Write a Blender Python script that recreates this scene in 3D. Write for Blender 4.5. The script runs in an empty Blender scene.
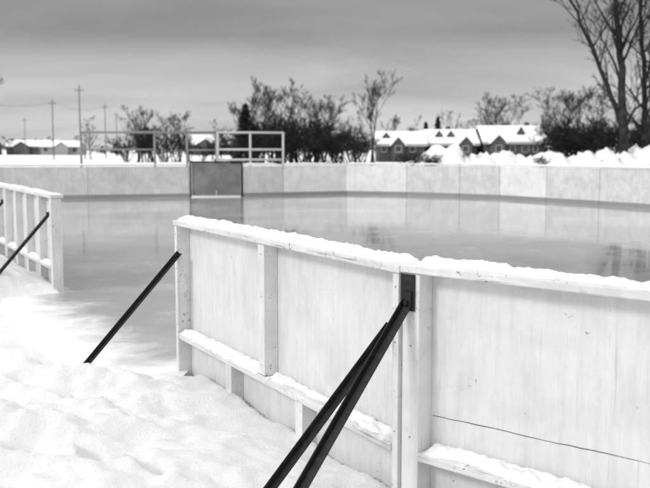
import bpy, math, random
import numpy as np
from mathutils import Vector, Matrix
random.seed(7)
rng=np.random.RandomState(3)
scene=bpy.context.scene

# ------------------------------------------------------------ helpers
def new_obj(name,verts,faces,mat=None,parent=None,smooth=False,bevel=0):
    me=bpy.data.meshes.new(name+"_mesh")
    me.from_pydata([tuple(v) for v in verts],[],faces)
    me.update()
    if smooth:
        me.polygons.foreach_set("use_smooth",[True]*len(me.polygons))
    ob=bpy.data.objects.new(name,me)
    scene.collection.objects.link(ob)
    if mat: me.materials.append(mat)
    if parent: ob.parent=parent
    if bevel:
        b=ob.modifiers.new("bevel",'BEVEL'); b.width=bevel; b.segments=2; b.limit_method='ANGLE'
    return ob
def empty(name,parent=None,loc=(0,0,0)):
    e=bpy.data.objects.new(name,None); scene.collection.objects.link(e); e.location=loc
    if parent: e.parent=parent
    return e

def hash2(ix,iy,seed):
    h=np.sin(ix*127.1+iy*311.7+seed*74.7)*43758.5453
    return h-np.floor(h)
def vnoise(x,y,seed=0):
    x=np.asarray(x,float);y=np.asarray(y,float)
    ix=np.floor(x);iy=np.floor(y);fx=x-ix;fy=y-iy
    fx=fx*fx*(3-2*fx);fy=fy*fy*(3-2*fy)
    a=hash2(ix,iy,seed);b=hash2(ix+1,iy,seed);c=hash2(ix,iy+1,seed);d=hash2(ix+1,iy+1,seed)
    return (a*(1-fx)+b*fx)*(1-fy)+(c*(1-fx)+d*fx)*fy
def fbm(x,y,seed=0,oct=4):
    s=0;a=.5;t=0
    for i in range(oct):
        s=s+a*vnoise(x*2**i+i*17.3,y*2**i-i*9.1,seed+i);t+=a;a*=.5
    return s/t
def sstep(t):
    t=np.clip(t,0,1);return t*t*(3-2*t)

class MB:   # mesh builder
    def __init__(s): s.v=[];s.f=[]
    def hexa(s,pts):
        b=len(s.v); s.v+=pts
        for q in ((0,3,2,1),(4,5,6,7),(0,1,5,4),(1,2,6,5),(2,3,7,6),(3,0,4,7)):
            s.f.append(tuple(b+i for i in q))
    def box(s,x0,x1,y0,y1,z0,z1):
        s.hexa([Vector(p) for p in ((x0,y0,z0),(x1,y0,z0),(x1,y1,z0),(x0,y1,z0),(x0,y0,z1),(x1,y0,z1),(x1,y1,z1),(x0,y1,z1))])
    def tube(s,pts,rs,k=4,cap=True):
        b=len(s.v);n=len(pts)
        for i,(p,r) in enumerate(zip(pts,rs)):
            d=(pts[min(i+1,n-1)]-pts[max(i-1,0)])
            if d.length<1e-9: d=Vector((0,0,1))
            d.normalize()
            a=d.cross(Vector((0.31,0.95,0.05)) if abs(d.y)<.9 else Vector((1,0,0)));a.normalize();c=d.cross(a)
            for j in range(k):
                t=2*math.pi*j/k
                s.v.append(p+a*(math.cos(t)*r)+c*(math.sin(t)*r))
        for i in range(n-1):
            for j in range(k):
                j2=(j+1)%k
                s.f.append((b+i*k+j,b+i*k+j2,b+(i+1)*k+j2,b+(i+1)*k+j))
        if cap:
            s.f.append(tuple(b+(n-1)*k+j for j in range(k)))
            s.f.append(tuple(b+j for j in reversed(range(k))))
    def make(s,name,mat,parent=None,smooth=False,bevel=0):
        return new_obj(name,s.v,s.f,mat,parent,smooth,bevel)

# ------------------------------------------------------------ materials
def mk(name,base,rough=.7,spec=.5):
    m=bpy.data.materials.new(name);m.use_nodes=True
    nt=m.node_tree;b=nt.nodes["Principled BSDF"]
    b.inputs["Base Color"].default_value=(base,base,base,1)
    b.inputs["Roughness"].default_value=rough
    b.inputs["Specular IOR Level"].default_value=spec
    return m,nt,b
def N(nt,t,**kw):
    n=nt.nodes.new(t)
    for k,v in kw.items():
        if k in n.inputs: n.inputs[k].default_value=v
        else: setattr(n,k,v)
    return n
def coords(nt,scale=(1,1,1),rot=(0,0,0),loc=(0,0,0)):
    tc=N(nt,"ShaderNodeTexCoord");mp=N(nt,"ShaderNodeMapping")
    mp.inputs["Scale"].default_value=scale;mp.inputs["Rotation"].default_value=rot;mp.inputs["Location"].default_value=loc
    nt.links.new(tc.outputs["Object"],mp.inputs["Vector"]);return mp.outputs["Vector"]
def along(nt,ang,scale):
    # coordinates turned so that local x runs along a board whose heading is ang, then stretched
    tc=N(nt,"ShaderNodeTexCoord");vr=N(nt,"ShaderNodeVectorRotate");vr.rotation_type='Z_AXIS'
    vr.inputs["Angle"].default_value=-ang
    nt.links.new(tc.outputs["Object"],vr.inputs["Vector"])
    mp=N(nt,"ShaderNodeMapping");mp.inputs["Scale"].default_value=scale
    nt.links.new(vr.outputs[0],mp.inputs["Vector"]);return mp.outputs["Vector"]
def noise(nt,vec,scale,detail=5,rough=.6,dist=0):
    n=N(nt,"ShaderNodeTexNoise");n.inputs["Scale"].default_value=scale;n.inputs["Detail"].default_value=detail
    n.inputs["Roughness"].default_value=rough;n.inputs["Distortion"].default_value=dist
    nt.links.new(vec,n.inputs["Vector"]);return n.outputs["Fac"]
def ramp(nt,fac,stops):
    r=N(nt,"ShaderNodeValToRGB");e=r.color_ramp.elements
    while len(e)<len(stops): e.new(.5)
    for i,(p,v) in enumerate(stops):
        e[i].position=p;e[i].color=(v,v,v,1)
    nt.links.new(fac,r.inputs["Fac"]);return r.outputs["Color"]
def mul(nt,a,b,mode='MULTIPLY',fac=1.0):
    m=N(nt,"ShaderNodeMix");m.data_type='RGBA';m.blend_type=mode
    m.inputs[0].default_value=fac
    nt.links.new(a,m.inputs[6]);nt.links.new(b,m.inputs[7]);return m.outputs[2]
def bump(nt,b,h,strength,dist):
    n=N(nt,"ShaderNodeBump");n.inputs["Strength"].default_value=strength;n.inputs["Distance"].default_value=dist
    nt.links.new(h,n.inputs["Height"]);nt.links.new(n.outputs["Normal"],b.inputs["Normal"])
def mrange(nt,val,a,b_,c=0.0,d=1.0):
    n=N(nt,"ShaderNodeMapRange");n.interpolation_type='SMOOTHSTEP'
    n.inputs["From Min"].default_value=a;n.inputs["From Max"].default_value=b_
    n.inputs["To Min"].default_value=c;n.inputs["To Max"].default_value=d
    nt.links.new(val,n.inputs["Value"]);return n.outputs["Result"]
def math_(nt,op,a,b_):
    n=N(nt,"ShaderNodeMath",operation=op)
    for i,x in enumerate((a,b_)):
        if isinstance(x,(int,float)): n.inputs[i].default_value=x
        else: nt.links.new(x,n.inputs[i])
    return n.outputs[0]

def paint(name,base,chips=.60,streak=.12,fine=1.0,scr=.8,grain=None,ang=0):
    m,nt,b=mk(name,base,.55,.35)
    v=coords(nt)
    big=ramp(nt,noise(nt,v,2.6,8,.72,.3),[(.3,base*(1-streak*1.3)),(.6,base*1.03)])
    if grain=='along': vv=along(nt,ang,(1.3,16,16))
    else: vv=coords(nt,(14,14,1.3))
    st=ramp(nt,noise(nt,vv,1.4,6,.75),[(.3,1-streak),(.55,1)])
    hv=along(nt,ang,(1.6,70,70)) if grain=='along' else coords(nt,(60,60,2.0))
    hair=ramp(nt,noise(nt,hv,1.5,4,.6),[(.62 if grain else .64,1),(.70,scr)])
    ch=ramp(nt,noise(nt,v,34*fine,6,.72,.4),[(chips+.05,1),(chips+.10,.25)])
    big2=ramp(nt,noise(nt,v,4.3,4,.6),[(.45,1),(.6,0)])
    one=N(nt,"ShaderNodeRGB");one.outputs[0].default_value=(1,1,1,1)
    mx=N(nt,"ShaderNodeMix");mx.data_type='RGBA'
    nt.links.new(big2,mx.inputs[0]);nt.links.new(ch,mx.inputs[6]);nt.links.new(one.outputs[0],mx.inputs[7])
    c=mul(nt,mul(nt,mul(nt,big,st),mx.outputs[2]),hair)
    nt.links.new(c,b.inputs["Base Color"])
    bump(nt,b,noise(nt,vv,6,5,.65),.4,.004)
    return m
AL=math.atan2(.876,-.483);AR=math.atan2(-.685,.728)
M_ply=paint("painted_plywood",.71,.60,.12,.6,.82)
M_stud=paint("painted_lumber",.74,.54,.13,1.0,.5)
M_railL=paint("painted_rail_side",.71,.53,.16,1.0,.35,'along',AL)
M_railR=paint("painted_rail_corner",.71,.53,.16,1.0,.35,'along',AR)
M_cap=paint("painted_cap_plank",.72,.55,.2,.9,.7)
M_farply=paint("weathered_far_plywood",.86,.66,.13,.3,.92)
M_farply2=paint("grey_far_plywood",.74,.66,.18,.3,.92)
M_kick,nt,b=mk("kick_plate",.3,.5)
M_gate,nt,b=mk("rink_gate_paint",.13,.6)
nt.links.new(ramp(nt,noise(nt,coords(nt),1.6,5),[(.35,.14),(.7,.30)]),b.inputs["Base Color"])
M_crack,nt,b=mk("crack_shadow",.05,.9,.1)
M_black,nt,b=mk("black_steel",.018,.5,.35)
vv=coords(nt)
nt.links.new(ramp(nt,noise(nt,vv,30,6,.7),[(.5,.008),(.75,.03)]),b.inputs["Base Color"])
bump(nt,b,noise(nt,vv,120,3),.3,.002)
M_galv,nt,b=mk("galvanised_tube",.5,.45)
M_galvd,nt,b=mk("dull_tube",.22,.5)
def snowmat(name,base=.86,k=.6):
    m,nt,b=mk(name,base,.85,.25)
    v=coords(nt)
    c=ramp(nt,noise(nt,v,1.1,8,.65),[(.32,base*.95),(.6,base)])
    nt.links.new(c,b.inputs["Base Color"])
    n1=noise(nt,v,7,10,.72);n2=noise(nt,v,60,5,.75)
    a=N(nt,"ShaderNodeMath",operation='MULTIPLY_ADD');a.inputs[1].default_value=.35
    nt.links.new(n2,a.inputs[0]);nt.links.new(n1,a.inputs[2])
    bump(nt,b,a.outputs[0],k,.04)
    return m
M_snow=snowmat("snow",.89,.7)
M_snowtop=snowmat("settled_snow",.91,.5)
# ice with wind-blown snow thinning out from the opening
M_ice,nt,b=mk("rink_ice",.4,.12,.65)
v=coords(nt)
f1=noise(nt,v,.16,4,.5,.3);f2=noise(nt,v,1.1,6,.65,.5)
c1=ramp(nt,f1,[(.35,.28),(.5,.39),(.66,.56)])
c2=ramp(nt,f2,[(.35,.88),(.62,1.06)])
ic=mul(nt,c1,c2)
dt=N(nt,"ShaderNodeVectorMath",operation='DOT_PRODUCT');nt.links.new(v,dt.inputs[0]);dt.inputs[1].default_value=(-.876,-.483,0)
o_=math_(nt,'ADD',dt.outputs["Value"],2.169)
sx_=N(nt,"ShaderNodeSeparateXYZ");nt.links.new(v,sx_.inputs[0])
m1=mrange(nt,o_,-.5,.95)
m2=mrange(nt,sx_.outputs["Y"],7.3,6.1);m3=mrange(nt,o_,-1.3,-.1)
m23=math_(nt,'MULTIPLY',m2,m3)
near=math_(nt,'MAXIMUM',m1,m23)
nz=noise(nt,v,1.9,9,.7,.5)
val=math_(nt,'ADD',math_(nt,'MULTIPLY',near,1.15),math_(nt,'MULTIPLY',math_(nt,'SUBTRACT',nz,.55),1.5))
msk=ramp(nt,val,[(.05,0),(.8,1)])
sn=N(nt,"ShaderNodeRGB");sn.outputs[0].default_value=(.86,.86,.86,1)
mx=N(nt,"ShaderNodeMix");mx.data_type='RGBA';nt.links.new(msk,mx.inputs[0]);nt.links.new(ic,mx.inputs[6]);nt.links.new(sn.outputs[0],mx.inputs[7])
nt.links.new(mx.outputs[2],b.inputs["Base Color"])
r1=ramp(nt,f2,[(.35,.03),(.7,.11)])
nt.links.new(mul(nt,r1,msk,'ADD',.75),b.inputs["Roughness"])
nt.links.new(mrange(nt,msk,0,1,.7,.15),b.inputs["Specular IOR Level"])
bump(nt,b,noise(nt,v,.9,3,.45),.05,.012)
M_bark,nt,b=mk("bark",.035,.9,.1)
nt.links.new(ramp(nt,noise(nt,coords(nt),3,4),[(.4,.02),(.7,.05)]),b.inputs["Base Color"])
M_needle,nt,b=mk("conifer_needles",.03,.9,.1)
nt.links.new(ramp(nt,noise(nt,coords(nt),.9,4),[(.4,.018),(.65,.055)]),b.inputs["Base Color"])
M_wall,nt,b=mk("house_brick",.12,.9,.2)
br=N(nt,"ShaderNodeTexBrick");br.inputs["Scale"].default_value=3.0
for i,cc in (("Color1",.06),("Color2",.11),("Mortar",.14)): br.inputs[i].default_value=(cc,cc,cc,1)
nt.links.new(coords(nt,(1,1,1),(math.pi/2,0,0)),br.inputs["Vector"]);nt.links.new(br.outputs[0],b.inputs["Base Color"])
M_siding,nt,b=mk("pale_siding",.3,.8)
M_glass,nt,b=mk("window_glass",.04,.1,.6)
M_trim,nt,b=mk("window_trim",.38,.6)
M_pole,nt,b=mk("weathered_pole",.14,.9)

# ------------------------------------------------------------ rink layout (metres)
J=Vector((.315,3.919)); L1=Vector((-1.092,6.47)); G=Vector((-3.08,10.1))
LD=Vector((-.483,.876))
C1=G+LD*18.0
RD=Vector((.728,-.685))
far=[Vector(p) for p in ((-12.5,28.0),(-10.6,29.4),(-7.87,30),(-4.64,31),(-2.85,31.3),(-1.49,32),(.80,33),(2.92,32.2),(4.63,31),(5.81,30),(8.07,26.5),(9.76,23.5),(11.2,20),(12.4,16),(13,10),(12,4),(9.6,.6),(7,-.9))]
R2=J+RD*6.0
iL=Vector((.876,.483))*.115;iR=Vector((.685,.728))*.115
poly=[J+Vector((.0918,.0716)),L1+iL,G+iL,C1+iL]+far+[R2+iR]
centre=Vector((2,18))
def segdist(x,y,a,b):
    dx,dy=b.x-a.x,b.y-a.y
    t=np.clip(((x-a.x)*dx+(y-a.y)*dy)/(dx*dx+dy*dy),0,1)
    return np.hypot(x-a.x-t*dx,y-a.y-t*dy)
def sdist(x,y):
    d=np.full(x.shape,1e9);ins=np.zeros(x.shape,bool);n=len(poly)
    for i in range(n):
        a=poly[i];b=poly[(i+1)%n]
        d=np.minimum(d,segdist(x,y,a,b))
        cond=((a.y>y)!=(b.y>y))
        with np.errstate(divide='ignore',invalid='ignore'):
            xi=(b.x-a.x)*(y-a.y)/((b.y-a.y) if b.y!=a.y else 1e-9)+a.x
        ins^=(cond&(x<xi))
    return np.where(ins,-d,d)

# ------------------------------------------------------------ ground
def axis(lo,hi,core0,core1,step,grow):
    a=[core0]
    while a[-1]<core1: a.append(a[-1]+step)
    s=step
    while a[-1]<hi: s*=grow;a.append(a[-1]+s)
    s=step
    while a[0]>lo: s*=grow;a.insert(0,a[0]-s)
    return np.array(a)
ax=axis(-1500,1500,-4.6,1.2,.025,1.035)
ay=axis(-300,2500,2.8,11.2,.027,1.035)
X,Y=np.meshgrid(ax,ay)
cx=np.gradient(ax);cy=np.gradient(ay)
cell=np.maximum(cx[None,:],cy[:,None])
sd=sdist(X,Y)
n1=fbm(X*.8,Y*.8,1);n2=fbm(X*3.1,Y*3.1,5);n3=fbm(X*9,Y*9,9,3)
rid=1-np.abs(fbm(X*2.2+.6*n2,Y*2.6,51,4)*2-1)*2.2   # broken, clumpy shovelled snow
rid2=1-np.abs(fbm(X*6+.9*n2,Y*6.6,57,3)*2-1)*2.2
nearw=np.exp(-(np.maximum(np.hypot(X,Y-5)-12,0)/10)**2)
Z=.03+.10*(n1-.45)+(.07*(n2-.5)+.03*(n3-.5))*nearw
edge=6.02+.6*(fbm(X*1.3,Y*.3,21)-.5)+.35*(n2-.5)
ms=sstep((edge-Y)/.35)
hk=1-.55*sstep((X+1.5)/1.0)
mound=ms*hk*(.03+.20*(fbm(X*1.3,Y*1.3,31)-.3)+.12*(n2-.5)+.065*rid+.028*rid2)
mound+=hk*.09*np.exp(-((Y-edge+.30)/.24)**2)*(1.5*fbm(X*2.1,Y*2.1,63)-.25)
# footprints trodden along the outside of the boards
fr=random.Random(4)
for i in range(16):
    s=fr.uniform(-.5,2.6);o=fr.uniform(.75,2.6)
    c=L1+(J-L1).normalized()*s+Vector((-.876,-.483))*o
    a=fr.uniform(-.5,.5)+AL
    dxx=(X-c.x)*math.cos(a)+(Y-c.y)*math.sin(a);dyy=-(X-c.x)*math.sin(a)+(Y-c.y)*math.cos(a)
    r2=(dxx/.15)**2+(dyy/.065)**2
    mound+=-.04*np.exp(-r2**2)+.014*np.exp(-((r2-2.0)/.9)**2)
mound*=1-.9*np.exp(-(np.maximum(sd-.1,0)/.34)**2)
Z=Z+mound
ds=segdist(X,Y,G+Vector((-.876,-.483))*.85-LD*(-.4),C1+Vector((-.876,-.483))*.85)
Z=Z+(.34+.22*(n1-.4)+.2*(n2-.5)+.04*rid+.02*rid2)*np.exp(-(ds/.55)**2)
Z=Z+.27*np.exp(-(((X+4.6)/.9)**2+((Y-10.0)/.8)**2))*(.6+1.0*n2)
Z=np.where(sd>0,Z*1.0+np.where(Y>14,.25*np.exp(-((sd-1.5)/1.2)**2)*n1,0),Z)
out=sstep((sd-.6*cell-.0)/.05)
Z=-.06*(1-out)+Z*out
ng=Vector((-.876,-.483))
o_out=(X*ng.x+Y*ng.y)+2.169
inz=(sd<1.6)&(o_out<1.6)
wg=np.where(inz,(1-sstep((o_out-.35)/.75)),0)*sstep((Y-(edge-.1))/.3)*np.where(segdist(X,Y,L1-LD*.3,G+LD*.1)<2.2,1,0)
wg=np.where((sd<0),0,wg)
gs=((X-L1.x)*LD.x+(Y-L1.y)*LD.y)
wg=wg*sstep((gs+.55)/.35)*sstep((4.25-gs)/.35)
Z=Z*(1-wg)+(-.04+.02*(n2-.5))*wg
Z=Z+np.where(Y>300,(Y-300)*.0008,0)
nx,ny=len(ax),len(ay)
V=np.stack([X.ravel(),Y.ravel(),Z.ravel()],1)
idx=np.arange(nx*ny).reshape(ny,nx)
F=np.stack([idx[:-1,:-1],idx[:-1,1:],idx[1:,1:],idx[1:,:-1]],-1).reshape(-1,4)
me=bpy.data.meshes.new("ground_mesh")
me.vertices.add(len(V));me.vertices.foreach_set("co",V.ravel().astype(np.float32))
me.loops.add(F.size);me.loops.foreach_set("vertex_index",F.ravel().astype(np.int32))
me.polygons.add(len(F));me.polygons.foreach_set("loop_start",np.arange(0,F.size,4,dtype=np.int32))
me.update(calc_edges=True);me.polygons.foreach_set("use_smooth",np.ones(len(F),bool))
me.materials.append(M_snow)
ob=bpy.data.objects.new("snowy_ground",me);scene.collection.objects.link(ob)
# ice
ip=[poly[0],poly[1],L1+ng*.05-LD*.25,L1+ng*1.3-LD*.35,(L1+G)/2+ng*1.9,G+ng*.9+LD*.2,G+ng*.05+LD*.02,poly[2],poly[3]]+far+[poly[-1]]
o=new_obj("ice_surface",[(p.x,p.y,0) for p in ip],[tuple(range(len(ip)))],M_ice)
if o.data.polygons[0].normal.z<0: o.data.flip_normals()

# ------------------------------------------------------------ boards
H=1.1
def frame(P,Q):
    u=(Q-P).normalized();n=Vector((-u.y,u.x))
    if n.dot(centre-P)>0: n=-n
    return u,n,(Q-P).length
def lbox(mb,P,u,n,s0,s1,o0,o1,z0,z1):
    def w(s,o,z): q=P+u*s+n*o; return Vector((q.x,q.y,z))
    mb.hexa([w(s0,o0,z0),w(s1,o0,z0),w(s1,o1,z0),w(s0,o1,z0),w(s0,o0,z1),w(s1,o0,z1),w(s1,o1,z1),w(s0,o1,z1)])
def snowstrip(name,P,u,n,s0,s1,o0,o1,z,amp,seed,parent,bias=.38,step=.014,m=13,lean=0):
    ns=max(4,int((s1-s0)/step));vs=[];fs=[]
    S=np.linspace(s0,s1,ns);T=np.linspace(0,1,m)
    SS,TT=np.meshgrid(S,T,indexing='ij')
    h=fbm(SS*3.1,TT*1.3,seed)*.6+fbm(SS*13,TT*3,seed+3)*.4
    prof=np.clip(1-np.abs(2*TT-1)**2.6,0,1)
    endt=sstep((SS-s0)/.05)*sstep((s1-SS)/.05)
    low=fbm(SS*1.1,TT*0+2,seed+8,2)
    hh=(h-bias+lean*(TT-.5)+.5*(low-.5))*amp*4.0
    hh=np.where(hh>0,amp*1.7*(1-np.exp(-hh/(amp*1.1))),0)
    hh=hh+np.where(hh>.004,.7*amp*(fbm(SS*34,TT*6,seed+5,2)-.45),0)
    zz=z-.006+np.maximum(hh,0)*prof**.45*endt
    wob=.012*(fbm(SS*20,TT*0,seed+2)-.5)
    for i in range(ns):
        for j in range(m):
            o=o0+(o1-o0)*T[j]+wob[i,j]
            q=P+u*S[i]+n*o;vs.append((q.x,q.y,zz[i,j]))
    for i in range(ns-1):
        for j in range(m-1):
            a=i*m+j;fs.append((a,a+1,a+m+1,a+m))
    return new_obj(name,vs,fs,M_snowtop,parent,True)
def brace(P,u,n,s,top,out,parent,name,footz=-.08,skew=0,w=.046):
    mb=MB()
    a=P+u*s+n*.004;a=Vector((a.x,a.y,top))
    q=P+u*(s+skew)+n*out;b=Vector((q.x,q.y,footz))
    d=(b-a).normalized();U=Vector((u.x,u.y,0));W=d.cross(U).normalized()
    a=a-d*.035
    def bar(x0,x1,y0,y1):
        def c(p,x,y): return p+U*x+W*y
        mb.hexa([c(a,x0,y0),c(a,x1,y0),c(a,x1,y1),c(a,x0,y1),c(b,x0,y0),c(b,x1,y0),c(b,x1,y1),c(b,x0,y1)])
    bar(-w/2,w/2,-.004,.004)
    bar(-w/2,-w/2+.006,.0045,.028)
    mb.make(name,M_black,parent,bevel=.0015)
    mb=MB();c=P+u*s;p0=Vector((c.x,c.y,top+.012))
    mb.tube([p0,p0+Vector((n.x,n.y,0))*.022],[.011,.011],8)
    mb.make(name+"_bolt",M_black,parent)

def detailed_panel(parent,P,Q,upper,lower,ends=(.05,.05),seed=1,snow=.018,railz=.285,dz=0,bias=.38,snowrail=.03,mat=None):
    mat=mat or M_railL
    u,n,L=frame(P,Q)
    ply=MB();lbox(ply,P,u,n,.0,L,-.125,-.105,-.08,H-.038+dz)
    ply.make("plywood_sheet",M_ply,parent,bevel=.002)
    fr=MB()
    lbox(fr,P,u,n,0,ends[0],-.1045,-.008,-.1,H-.039+dz)
    lbox(fr,P,u,n,L-ends[1],L,-.1045,-.008,-.1,H-.039+dz)
    for s in upper: lbox(fr,P,u,n,s-.042,s+.042,-.1045,-.016,railz+.002,H-.039+dz)
    for s in lower: lbox(fr,P,u,n,s-.042,s+.042,-.1045,-.018,-.1,railz-.040)
    fr.make("studs",M_stud,parent,bevel=.003)
    rl=MB();lbox(rl,P,u,n,ends[0]+.001,L-ends[1]-.001,-.1045,-.001,railz-.038,railz)
    rl.make("rail",mat,parent,bevel=.004)
    cp=MB();lbox(cp,P,u,n,-.012,L+.012,-.15,.0,H-.037+dz,H+dz)
    cp.make("cap_plank",mat,parent,bevel=.006)
    nb=MB()
    for s in [ends[0]/2,L-ends[1]/2]+list(upper):
        for zz in (H-.1+dz,railz+.06,.75):
            q=P+u*s+n*(-.009 if s in (ends[0]/2,L-ends[1]/2) else -.017)
            p0=Vector((q.x,q.y,zz));nb.tube([p0,p0+Vector((n.x,n.y,0))*.003],[.005,.004],6)
    nb.make("nail_heads",M_galvd,parent)
    snowstrip("cap_snow",P,u,n,0.01,L-.01,-.152,-.010,H+dz,snow,seed,parent,bias=bias,lean=-.35)
    e=[ends[0]+.002]+sorted(upper)+[L-ends[1]-.002]
    for i in range(len(e)-1):
        a=e[i]+(.043 if i>0 else .0);b=e[i+1]-(.043 if i<len(e)-2 else 0)
        snowstrip("rail_snow",P,u,n,a,b,-.106,.0,railz,snowrail,seed*7+i,parent,bias=.18,lean=-.35)
    return u,n,L

A=empty("rink_boards")
u,n,L=detailed_panel(A,L1,J,[1.46],[.95,1.93],ends=(.05,.045),seed=3,snow=.031,bias=.29)
brace(L1,u,n,.09,.84,.86,A,"brace")
brace(L1,u,n,L-.06,.79,.80,A,"brace_2",skew=-.02)
B=empty("rink_boards")
K=J+RD*.022+Vector((.004,-.004))
K2=K+RD*2.95
u,n,L=detailed_panel(B,K,K2,[1.47],[.9,2.0],ends=(.09,.05),seed=11,snow=.029,dz=.006,railz=.28,bias=.29,snowrail=.037,mat=M_railR)
brace(K,u,n,.035,.93,.93,B,"brace",skew=-.06)
mb=MB();lbox(mb,K,u,n,-.004,.07,-.006,.004,.905,H-.035)
lbox(mb,K,u,n,.012,.06,.0045,.012,.93,.99)
mb.make("strap",M_black,B,bevel=.002)
mb=MB()
for i in range(150):
    t=i/149;s=.10+t*2.7
    z=.425+.016*s+.006*float(vnoise(s*5,0.3,3))+.004*float(vnoise(s*21,.7,5))
    w=.0004+.0016*float(vnoise(s*9,1.3,8))
    q=K+u*s+n*(-.1035)
    mb.v+=[Vector((q.x,q.y,z-w)),Vector((q.x,q.y,z+w))]
    if i: b=len(mb.v);mb.f.append((b-4,b-2,b-1,b-3))
mb.make("plywood_split",M_crack,B)
K3=K2+RD*.02
detailed_panel(B,K3,R2,[1.47],[.9,2.0],seed=15,snow=.016,mat=M_railR)
C=empty("rink_boards")
p=G
for i in range(6):
    q=p+LD*2.98
    uu,nn,LL=detailed_panel(C,p,q,[.75,1.5,2.25],[.75,1.5,2.25],ends=(.09,.05),seed=30+i,snow=.022,bias=.3)
    brace(p,uu,nn,.12,.88,.85,C,"brace")
    p=p+LD*3.0
D=empty("rink_boards")
fp=[C1]+far+[R2]
def farpanel(P,Q,seed):
    u,n,L=frame(P,Q)
    nseg=max(1,round(L/2.44));w=L/nseg
    for i in range(nseg):
        a=i*w;b=a+w
        mb=MB();lbox(mb,P,u,n,a+.016,b-.016,-.025,0,-.05,H-.04+.015*random.uniform(-1,1))
        mb.make("plywood_sheet",random.choice([M_farply,M_farply,M_farply2]),D)
        mb=MB();lbox(mb,P,u,n,a+.01,b-.01,-.038,-.0255,.0,.12);mb.make("kick_plate",M_kick,D)
        mb=MB()
        for s in (a+.045,(a+b)/2,b-.045): lbox(mb,P,u,n,s-.04,s+.04,.001,.09,-.05,H-.05)
        lbox(mb,P,u,n,a+.085,(a+b)/2-.041,.002,.09,.26,.3);lbox(mb,P,u,n,(a+b)/2+.041,b-.086,.002,.09,.26,.3)
        mb.make("studs",M_farply,D)
    mb=MB();lbox(mb,P,u,n,0.004,L-.004,-.045,.11,H-.022,H+.018);mb.make("cap_plank",M_cap,D)
    snowstrip("cap_snow",P,u,n,0,L,-.04,.1,H+.018,.03,seed,D,step=.1,m=6,bias=.3)
for i in range(len(fp)-1):
    if i==4: continue
    farpanel(fp[i],fp[i+1],60+i)
E=empty("rink_gate")
P,Q=fp[4],fp[5];u,n,L=frame(P,Q)
mb=MB();lbox(mb,P,u,n,.07,L/2-.006,-.03,-.004,.04,H+.05);lbox(mb,P,u,n,L/2+.006,L-.07,-.03,-.004,.04,H+.05);mb.make("gate_leaf",M_gate,E,bevel=.004)
mb=MB();lbox(mb,P,u,n,0,.06,-.06,.06,-.05,H+.12);lbox(mb,P,u,n,L-.06,L,-.06,.06,-.05,H+.12);lbox(mb,P,u,n,.061,L-.061,-.05,.05,H+.055,H+.12)
mb.make("gate_frame",M_black,E)

# ------------------------------------------------------------ tubular fences behind the boards
def V3(x,y,z): return Vector((x,y,z))
Fe=empty("metal_fence")
def yb(x): return 32.6+.18*(x+9)*.9
mb=MB()
xs=[-8.77,-6.2,-5.05,-4.0]
for x in xs: mb.tube([V3(x,yb(x),0),V3(x,yb(x),2.24)],[.045]*2,8)
mb.tube([V3(xs[0],yb(xs[0]),2.24),V3(xs[-1],yb(xs[-1]),2.24)],[.042]*2,8)
mb.tube([V3(xs[0],yb(xs[0]),1.62),V3(xs[1],yb(xs[1]),1.62)],[.035]*2,8)
mb.tube([V3(xs[2],yb(xs[2]),1.6),V3(xs[3],yb(xs[3]),1.6)],[.03]*2,8)
mb.make("tube_frame",M_galvd,Fe,True)
Ff=empty("metal_fence")
mb=MB();xs=[-3.92,-2.75,-1.55]
for x in xs: mb.tube([V3(x,yb(x)-.2,0),V3(x,yb(x)-.2,2.26)],[.045]*2,8)
for z in (2.24,1.62,1.25): mb.tube([V3(xs[0],yb(xs[0])-.2,z),V3(xs[-1],yb(xs[-1])-.2,z)],[.04]*2,8)
mb.make("tube_frame",M_galv,Ff,True)

# ------------------------------------------------------------ trees
def grow(mb,p,d,L,r,lev,maxlev,R,spread=.6,up=.25,kids=(4,7),k=4,wob=.12,rmin=.008):
    n=5 if lev<2 else 3
    pts=[p.copy()];rs=[r];dd=d.normalized()
    for i in range(n):
        dd=(dd+Vector((R.gauss(0,wob),R.gauss(0,wob),R.gauss(0,wob)*.6+up*.12))).normalized()
        pts.append(pts[-1]+dd*(L/n));rs.append(max(rmin,r*(1-.75*(i+1)/n)))
    mb.tube(pts,rs,k if lev<2 else 3,cap=lev<2)
    if lev>=maxlev: return
    nk=R.randint(*kids)
    for j in range(nk):
        t=R.uniform(.22,1.0);f=t*n;i=min(int(f),n-1)
        q=pts[i].lerp(pts[i+1],f-i);rr=rs[i]+(rs[i+1]-rs[i])*(f-i)
        base=(pts[i+1]-pts[i]).normalized()
        a=R.uniform(0,2*math.pi);per=base.orthogonal().normalized();per=Matrix.Rotation(a,3,base)@per
        ang=R.uniform(.6,1.15)*spread
        nd=(base*math.cos(ang)+per*math.sin(ang)+Vector((0,0,up*.5))).normalized()
        grow(mb,q,nd,L*R.uniform(.42,.68)*(1.05-.35*t),max(rmin,rr*.62),lev+1,maxlev,R,spread,up,kids,k,wob*1.1,rmin)
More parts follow.
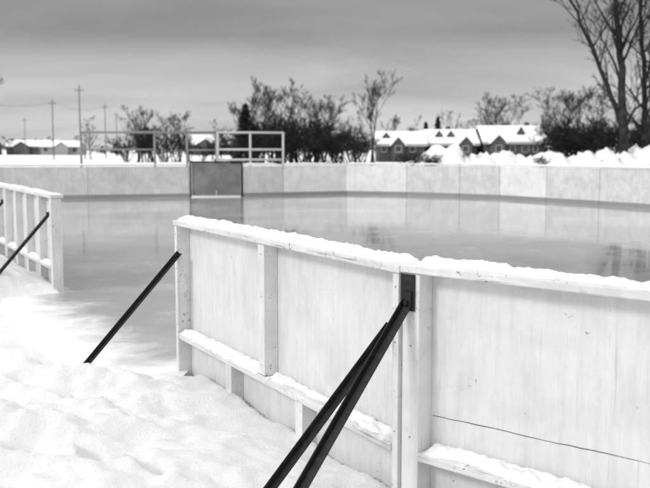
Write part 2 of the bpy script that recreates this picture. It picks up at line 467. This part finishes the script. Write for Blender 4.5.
def bigtree(name,x,y,stems,seed):
    R=random.Random(seed);mb=MB()
    for pts,r0,nb_ in stems:
        P=[V3(x+a,y+c,b) for a,b,c in pts]
        fine=[]
        for i in range(len(P)-1):
            for t in range(4): fine.append(P[i].lerp(P[i+1],t/4)+Vector((R.gauss(0,.04),R.gauss(0,.04),0)))
        fine.append(P[-1]);m=len(fine)
        rs=[max(.04,r0*(1-.75*i/(m-1))) for i in range(m)]
        mb.tube(fine,rs,9)
        for j in range(nb_):
            t=R.uniform(.14,1);f=t*(m-1);i=min(int(f),m-2);q=fine[i].lerp(fine[i+1],f-i)
            a=R.uniform(0,2*math.pi);d=Vector((math.cos(a)*.75,math.sin(a)*.75,R.uniform(.6,1.5))).normalized()
            grow(mb,q,d,R.uniform(2.4,5.0)*(1.15-.5*t),rs[i]*.45,1,4,R,.6,.3,(3,4),5,.11,.012)
    return mb.make(name,M_bark,None,True)
bigtree("bare_tree",16.45,50,[([(0,-.3,0),(-.05,2.5,0),(-.2,6,.1),(-.6,9,.2),(-1.1,12,.3),(-1.4,17,.2)],.28,20),
    ([(-.08,2.6,0),(-.9,5.2,.3),(-2.1,7.8,.5),(-3.3,10.5,.8),(-4.0,14,1)],.15,16)],5)
bigtree("bare_tree",18.0,51,[([(0,-.3,0),(-.1,3,0),(-.2,6.5,.1),(-.5,10,.2),(-.6,17,.2)],.2,16),
    ([(0,1.5,0),(.7,5,-.2),(1.5,9,-.3),(2.0,14,0)],.15,12)],9)

def template(seed,h,maxlev,kids,spread,stems=1,rmin=.03,up=.25,wob=.07):
    R=random.Random(seed);mb=MB()
    for s in range(stems):
        p=Vector((R.uniform(-.5,.5)*(stems>1),R.uniform(-.5,.5)*(stems>1),-.2))
        d=Vector((R.gauss(0,.06 if stems==1 else .4),R.gauss(0,.06 if stems==1 else .4),1))
        grow(mb,p,d,h*(.72 if stems==1 else R.uniform(.5,.8)),h*.016,0,maxlev,R,spread,up,kids,5,wob,rmin)
    me=bpy.data.meshes.new("bare_tree_template");me.from_pydata([tuple(v) for v in mb.v],[],mb.f);me.materials.append(M_bark)
    return me
T=[template(1,10,4,(4,6),.75,1,.012,.38,.06),template(2,10,4,(4,5),.65,1,.012,.42,.06),template(5,10,4,(4,6),.8,1,.012,.36,.06),template(8,10,4,(5,6),.6,1,.011,.42,.06)]
S=[template(11,5,3,(5,6),.8,6,.016),template(12,5,3,(5,6),.7,6,.016)]
LO=[template(21,6,3,(4,5),.9,2,.05),template(22,6,3,(4,5),.9,2,.05)]
def inst(me,name,x,y,sc,parent=None,sx=1.0,z=0):
    o=bpy.data.objects.new(name,me);scene.collection.objects.link(o)
    o.location=(x,y,z);o.rotation_euler=(0,0,random.uniform(0,6.28));o.scale=(sc*sx,sc*sx,sc)
    if parent:o.parent=parent
    return o
def X_(px,y): return (px-325)/903*y
inst(T[0],"bare_tree",X_(371,95),95,.95,sx=.8)
inst(T[3],"bare_tree",X_(374,97),97,.88,sx=.9)
inst(T[2],"bare_tree",X_(496,160),160,1.15,sx=1.1)
inst(T[3],"bare_tree",X_(494,161),161,1.15,sx=1.1)
inst(T[0],"bare_tree",X_(502,163),163,1.1,sx=1.1)
inst(T[3],"bare_tree",X_(-19,80),80,1.0,sx=.9)
inst(T[3],"bare_tree",X_(264,105),105,.96,sx=1)
inst(T[1],"bare_tree",X_(284,108),108,.94,sx=1)
inst(T[2],"bare_tree",X_(274,107),107,.92,sx=1)
def conifer(name,x,y,h,r,seed,parent=None):
    R=random.Random(seed);mb=MB();e=empty(name,parent,(x,y,0))
    t=MB();t.tube([V3(0,0,-.2),V3(0,0,h*.97)],[h*.02,.02],6);t.make("trunk",M_bark,e)
    for i in range(1300):
        z=h*(.06+.94*R.random()**1.25);rr=r*(1-z/h)**.8*(.75+.5*R.random())+.05
        a=R.uniform(0,6.283);q=rr*R.uniform(.25,1)
        c=V3(math.cos(a)*q,math.sin(a)*q,z-q*.25);d=V3(math.cos(a+R.gauss(0,.4)),math.sin(a+R.gauss(0,.4)),-.25+R.gauss(0,.25))
        s=R.uniform(.25,.55);w=d.cross(V3(0,0,1)).normalized()*s*.35
        b=len(mb.v);mb.v+=[c-d*s*.5,c+w+V3(0,0,R.gauss(0,.08)),c+d*s*.7,c-w+V3(0,0,R.gauss(0,.08))];mb.f.append((b,b+1,b+2,b+3))
    mb.make("foliage",M_needle,e)
conifer("conifer_tree",X_(246,100),100,6.6,1.9,1)
conifer("conifer_tree",X_(437,150),150,7.0,1.5,5)
conifer("conifer_tree",X_(425,152),152,6.2,1.3,6)
W=empty("tree_belt")
for px,y,h in [(238,118,7.0),(247,113,7.8),(256,114,8.2),(275,118,8.8),(290,112,8.4),(303,120,8.4),(311,115,7.6),(318,112,7.6),(326,118,7.4),(333,110,7),(342,115,6.5),(355,105,6),(128,125,5.5),(140,122,6.8),(147,124,7.0),(155,125,7.2),(168,122,7.4),(180,126,6.4),(92,150,6.5),(86,155,5.5),
    (530,125,8.0),(537,127,8.2),(545,128,8.4),(560,122,9.0),(568,124,9.0),(575,126,9.4),(588,122,9.6),(602,128,9.4),(615,124,9.0),(640,126,9.2),(652,127,9.2),(665,128,9.2),(690,124,9),(395,170,7.5),(410,175,7.4),(420,176,7),(455,180,8.4),(470,172,8),(484,170,9.0),(510,168,9),(212,140,5.8),(222,135,5.6)]:
    inst(T[random.randint(0,3)],"tree",X_(px,y),y,h/9.4,W,sx=random.uniform(1.0,1.35))
U=empty("shrub_thicket")
for px,y,h in [(236,108,3.4),(246,106,4.0),(258,104,4.4),(270,107,4.6),(283,104,4.4),(296,103,4.6),(309,102,4.4),(322,103,4.2),(335,104,4.2),(348,103,3.6),(362,100,3.0),(128,118,2.8),(140,116,3.4),(152,116,3.8),(165,117,4.0),(178,118,3.4),(190,120,2.4),(204,130,2.6),(216,128,2.4),
    (550,119,4.0),(558,118,4.0),(564,117,4.2),(570,116,4.4),(576,118,4.6),(582,117,4.6),(588,118,4.6),(594,115,4.6),(600,117,4.6),(606,116,4.6),(618,118,4.4),(632,117,4.4),(640,118,4.2),(648,118,4.2),(664,119,4.2),(680,120,4),(252,99,3),(264,100,3.2),(277,98,3.3),(290,99,3.4),(303,99,3.3),(316,99,3.2),(329,99,3.1),(340,100,3),(353,98,2.6)]:
    inst(S[random.randint(0,1)],"shrub",X_(px,y),y,h/3.9,U,sx=random.uniform(1,1.35))
Dt=empty("distant_tree_line")
for i in range(190):
    x=-330+i*3.5+random.uniform(-1.7,1.7);y=random.uniform(300,380)
    inst(LO[i%2],"tree",x,y,random.uniform(.6,1.5),Dt,sx=1.8)

# ------------------------------------------------------------ snow bank behind the boards
bx=np.arange(-14,40,.2);by=np.arange(43,58,.2);BX,BY=np.meshgrid(bx,by)
prof=np.exp(-((BY-50.5-1.2*(fbm(BX*.2,BX*0,3)-.5))/3.0)**2)
lx=.42+.58*sstep((BX-3.4)/2.2)
l=fbm(BX*.45,BY*.45,71);l2=fbm(BX*1.5,BY*1.5,77);l3=np.abs(fbm(BX*1.1,BY*1.1,79)-.5)*2
BZ=-.25+lx*prof*(.98+.75*l+1.5*(l2-.5)+.8*l3)*sstep((BX+14)/3)
nb_,nv_=BX.shape[1],BX.shape[0]
vs=np.stack([BX.ravel(),BY.ravel(),BZ.ravel()],1)
ii=np.arange(nb_*nv_).reshape(nv_,nb_)
fs=np.stack([ii[:-1,:-1],ii[:-1,1:],ii[1:,1:],ii[1:,:-1]],-1).reshape(-1,4).tolist()
new_obj("snow_bank",vs.tolist(),fs,M_snow,None,True)
W2=empty("roadside_weeds")
for i in range(30):
    inst(S[i%2],"weeds",random.uniform(4.4,24),random.uniform(48,54),random.uniform(.12,.2),W2,sx=1.5,z=.6)

# ------------------------------------------------------------ houses
def gable(mb_roof,mb_wall,x0,x1,y0,y1,ez,rz,axis_,ov=.4,th=.18):
    mb_wall.box(x0,x1,y0,y1,-.3,ez)
    if axis_=='x':
        ym=(y0+y1)/2
        b=len(mb_wall.v);mb_wall.v+=[V3(x0,y0,ez),V3(x0,y1,ez),V3(x0,ym,rz-.05),V3(x1,y0,ez),V3(x1,y1,ez),V3(x1,ym,rz-.05)]
        mb_wall.f+=[(b,b+2,b+1),(b+3,b+4,b+5)]
        for s in (-1,1):
            ye=(y0-ov) if s<0 else (y1+ov); ze=ez-(rz-ez)*ov/(ym-y0)
            a=[V3(x0-ov,ye,ze),V3(x1+ov,ye,ze),V3(x1+ov,ym,rz),V3(x0-ov,ym,rz)]
            if s>0:a=a[::-1]
            mb_roof.hexa(a+[p+V3(0,0,th) for p in a])
    else:
        xm=(x0+x1)/2
        b=len(mb_wall.v);mb_wall.v+=[V3(x0,y0-.003,ez),V3(x1,y0-.003,ez),V3(xm,y0-.003,rz-.05)]
        mb_wall.f+=[(b,b+1,b+2)]
        for s in (-1,1):
            xe=(x0-ov) if s<0 else (x1+ov); ze=ez-(rz-ez)*ov/(xm-x0)
            a=[V3(xe,y0-ov,ze),V3(xm,y0-ov,rz),V3(xm,y1+ov,rz),V3(xe,y1+ov,ze)]
            if s>0:a=a[::-1]
            mb_roof.hexa(a+[p+V3(0,0,th) for p in a])
def house(name,x,y,w,d,ez,rz,fronts,wins,chim,wall=M_wall,dorm=()):
    e=empty(name);r=MB();wl=MB();g=MB();t=MB();c=MB()
    gable(r,wl,x,x+w,y,y+d,ez,rz,'x')
    for fx,fw,frz in fronts: gable(r,wl,x+fx,x+fx+fw,y-1.6,y+d*.45,ez-.05,frz,'y',.3)
    for fx in dorm: gable(r,wl,x+fx,x+fx+.95,y+d*.17,y+d*.48,ez+(rz-ez)*.62,rz-.02,'y',.12,.1)
    for wx,ww,z0,z1,off in wins:
        yy=y-off
        g.box(x+wx,x+wx+ww,yy-.03,yy-.004,z0,z1)
        t.box(x+wx-.08,x+wx-.002,yy-.08,yy-.002,z0-.1,z1+.1);t.box(x+wx+ww+.002,x+wx+ww+.08,yy-.08,yy-.002,z0-.1,z1+.1)
        t.box(x+wx,x+wx+ww,yy-.08,yy-.002,z1+.002,z1+.08);t.box(x+wx,x+wx+ww,yy-.08,yy-.002,z0-.1,z0-.002)
    for cx_ in chim: c.box(x+cx_,x+cx_+.6,y+d*.5,y+d*.5+.6,rz-.6,rz+.6)
    t.box(x-.38,x+w+.38,y-.44,y-.405,ez-.42,ez-.12)
    wl.make("walls",wall,e);r.make("snowy_roof",M_snowtop,e);g.make("windows",M_glass,e);t.make("trim",M_trim,e)
    if chim: c.make("chimney",M_wall,e)
HY=120
house("brick_house",7.1,HY,6.0,8,2.5,4.0,[(1.7,1.5,3.3)],[(.4,.6,1.4,2.1,0),(2.1,.7,1.4,2.1,1.6),(4.1,.7,1.4,2.1,0)],[4.4],dorm=(.6,))
house("brick_house",14.0,HY+2,6.4,8,2.6,4.3,[(3.9,1.6,3.4)],[(.9,.6,1.4,2.1,0),(2.8,.5,1.4,2.1,0),(4.3,.7,1.4,2.1,1.6)],[2.8],dorm=(1.0,2.6))
house("brick_house",21.3,HY+1,8.0,8.5,2.8,4.8,[(.7,1.7,3.6)],[(1.2,.7,1.4,2.2,1.6),(3.4,.6,1.4,2.2,0),(5.0,.8,1.4,2.2,0),(6.5,.5,1.4,2.2,0)],[3.2,6.2],dorm=(4.6,))
house("bungalow",X_(8,300),300,16,9,3.0,4.8,[(3,5,4.4)],[(1,1.2,1.2,2.4,0),(9,1.6,1.0,2.4,0),(12.5,1.2,1.2,2.4,0)],[8],M_wall)
house("bungalow",X_(42,285),285,12,9,2.8,4.4,[(5,4,4.1)],[(1,1.2,1.2,2.4,0),(10,1.4,1.0,2.4,0)],[2],M_siding)
house("bungalow",X_(192,270),270,14,9,3.4,6.0,[(2,5,5)],[(8,1.6,1.0,2.4,0),(11,1.2,1.2,2.4,0)],[8],M_wall)
house("bungalow",X_(-50,290),290,14,9,3.2,5.4,[(2,5,5)],[(8,1.6,1.0,2.4,0),(11,1.2,1.2,2.4,0)],[8],M_wall)

# ------------------------------------------------------------ utility poles and wires
tops=[]
for px,top,y in [(-30,95,140),(27,118,260),(55,100,150),(82,86,120),(107,104,170),(118,112,200),(143,128,300)]:
    z=1.6+(150-top)/903*y;x=X_(px,y);mb=MB()
    mb.tube([V3(0,0,-.3),V3(0,0,z)],[.11,.07],8)
    mb.box(-.6,.6,-.04,.04,z-.75,z-.67)
    for xx in (-.5,-.2,.2,.5): mb.tube([V3(xx,0,z-.67),V3(xx,0,z-.45)],[.035,.025],6)
    o=mb.make("utility_pole",M_pole);o.location=(x,y,0);tops.append((x,y,z-.45))
mb=MB()
def wire(a,b,sag):
    pts=[a.lerp(b,t/12)-V3(0,0,sag*4*(t/12)*(1-t/12)) for t in range(13)];mb.tube(pts,[.012]*13,4)
for i,j in ((0,2),(2,4),(4,5),(5,6)):
    for dx in (-.5,.5):
        a=tops[i];b=tops[j];wire(V3(a[0]+dx,a[1],a[2]),V3(b[0]+dx,b[1],b[2]),1.0)
mb.make("power_lines",M_pole)

# ------------------------------------------------------------ world, sun
w=bpy.data.worlds.new("World");scene.world=w;w.use_nodes=True;nt=w.node_tree
bg=nt.nodes["Background"]
sky=N(nt,"ShaderNodeTexSky");sky.sky_type='NISHITA';sky.sun_disc=False
sky.dust_density=4
bw=N(nt,"ShaderNodeRGBToBW");nt.links.new(sky.outputs[0],bw.inputs[0])
tc=N(nt,"ShaderNodeTexCoord");sp=N(nt,"ShaderNodeSeparateXYZ");nt.links.new(tc.outputs["Generated"],sp.inputs[0])
grad=ramp(nt,sp.outputs["Z"],[(0,.70),(.05,.65),(.09,.53),(.125,.34),(.18,.36),(.3,.85),(.6,1.4),(1,1.45)])
ad=N(nt,"ShaderNodeMath",operation='ADD');ad.inputs[1].default_value=.22;nt.links.new(sp.outputs["Z"],ad.inputs[0])
dx=N(nt,"ShaderNodeMath",operation='DIVIDE');dy=N(nt,"ShaderNodeMath",operation='DIVIDE')
nt.links.new(sp.outputs["X"],dx.inputs[0]);nt.links.new(ad.outputs[0],dx.inputs[1])
nt.links.new(sp.outputs["Y"],dy.inputs[0]);nt.links.new(ad.outputs[0],dy.inputs[1])
cb=N(nt,"ShaderNodeCombineXYZ");nt.links.new(dx.outputs[0],cb.inputs[0]);nt.links.new(dy.outputs[0],cb.inputs[1])
mp=N(nt,"ShaderNodeMapping");mp.inputs["Scale"].default_value=(.8,1.6,1);mp.inputs["Rotation"].default_value=(0,0,.25)
nt.links.new(cb.outputs[0],mp.inputs[0])
cl=ramp(nt,noise(nt,mp.outputs[0],1.3,4,.5,.3),[(.3,.80),(.5,1.0),(.7,1.16)])
g2=mul(nt,grad,cl)
m10=N(nt,"ShaderNodeMath",operation='MULTIPLY');m10.inputs[1].default_value=.06;nt.links.new(bw.outputs[0],m10.inputs[0])
fin=N(nt,"ShaderNodeMix");fin.data_type='RGBA';fin.inputs[0].default_value=.12
nt.links.new(g2,fin.inputs[6]);nt.links.new(m10.outputs[0],fin.inputs[7])
nt.links.new(fin.outputs[2],bg.inputs["Color"]);bg.inputs["Strength"].default_value=1.0
sl=bpy.data.lights.new("sun","SUN");sl.energy=1.35;sl.angle=math.radians(13);sl.color=(1,1,1)
so=bpy.data.objects.new("sun",sl);scene.collection.objects.link(so)
az=math.radians(238);el=math.radians(34)
sky.sun_rotation=az;sky.sun_elevation=el
sdv=Vector((math.sin(az)*math.cos(el),math.cos(az)*math.cos(el),math.sin(el)))
so.rotation_euler=sdv.to_track_quat('Z','Y').to_euler()

# ------------------------------------------------------------ camera
cam=bpy.data.cameras.new("camera");co=bpy.data.objects.new("camera",cam);scene.collection.objects.link(co)
co.location=(0,0,1.6);co.rotation_euler=(math.radians(90-5.94),0,0)
cam.lens=50;cam.sensor_width=36;cam.clip_end=5000;cam.clip_start=.05
cam.dof.use_dof=True;cam.dof.focus_distance=4.7;cam.dof.aperture_fstop=3.6
scene.camera=co
scene.view_settings.view_transform='Standard'
try: scene.view_settings.look='None'
except Exception: pass
scene.view_settings.exposure=0
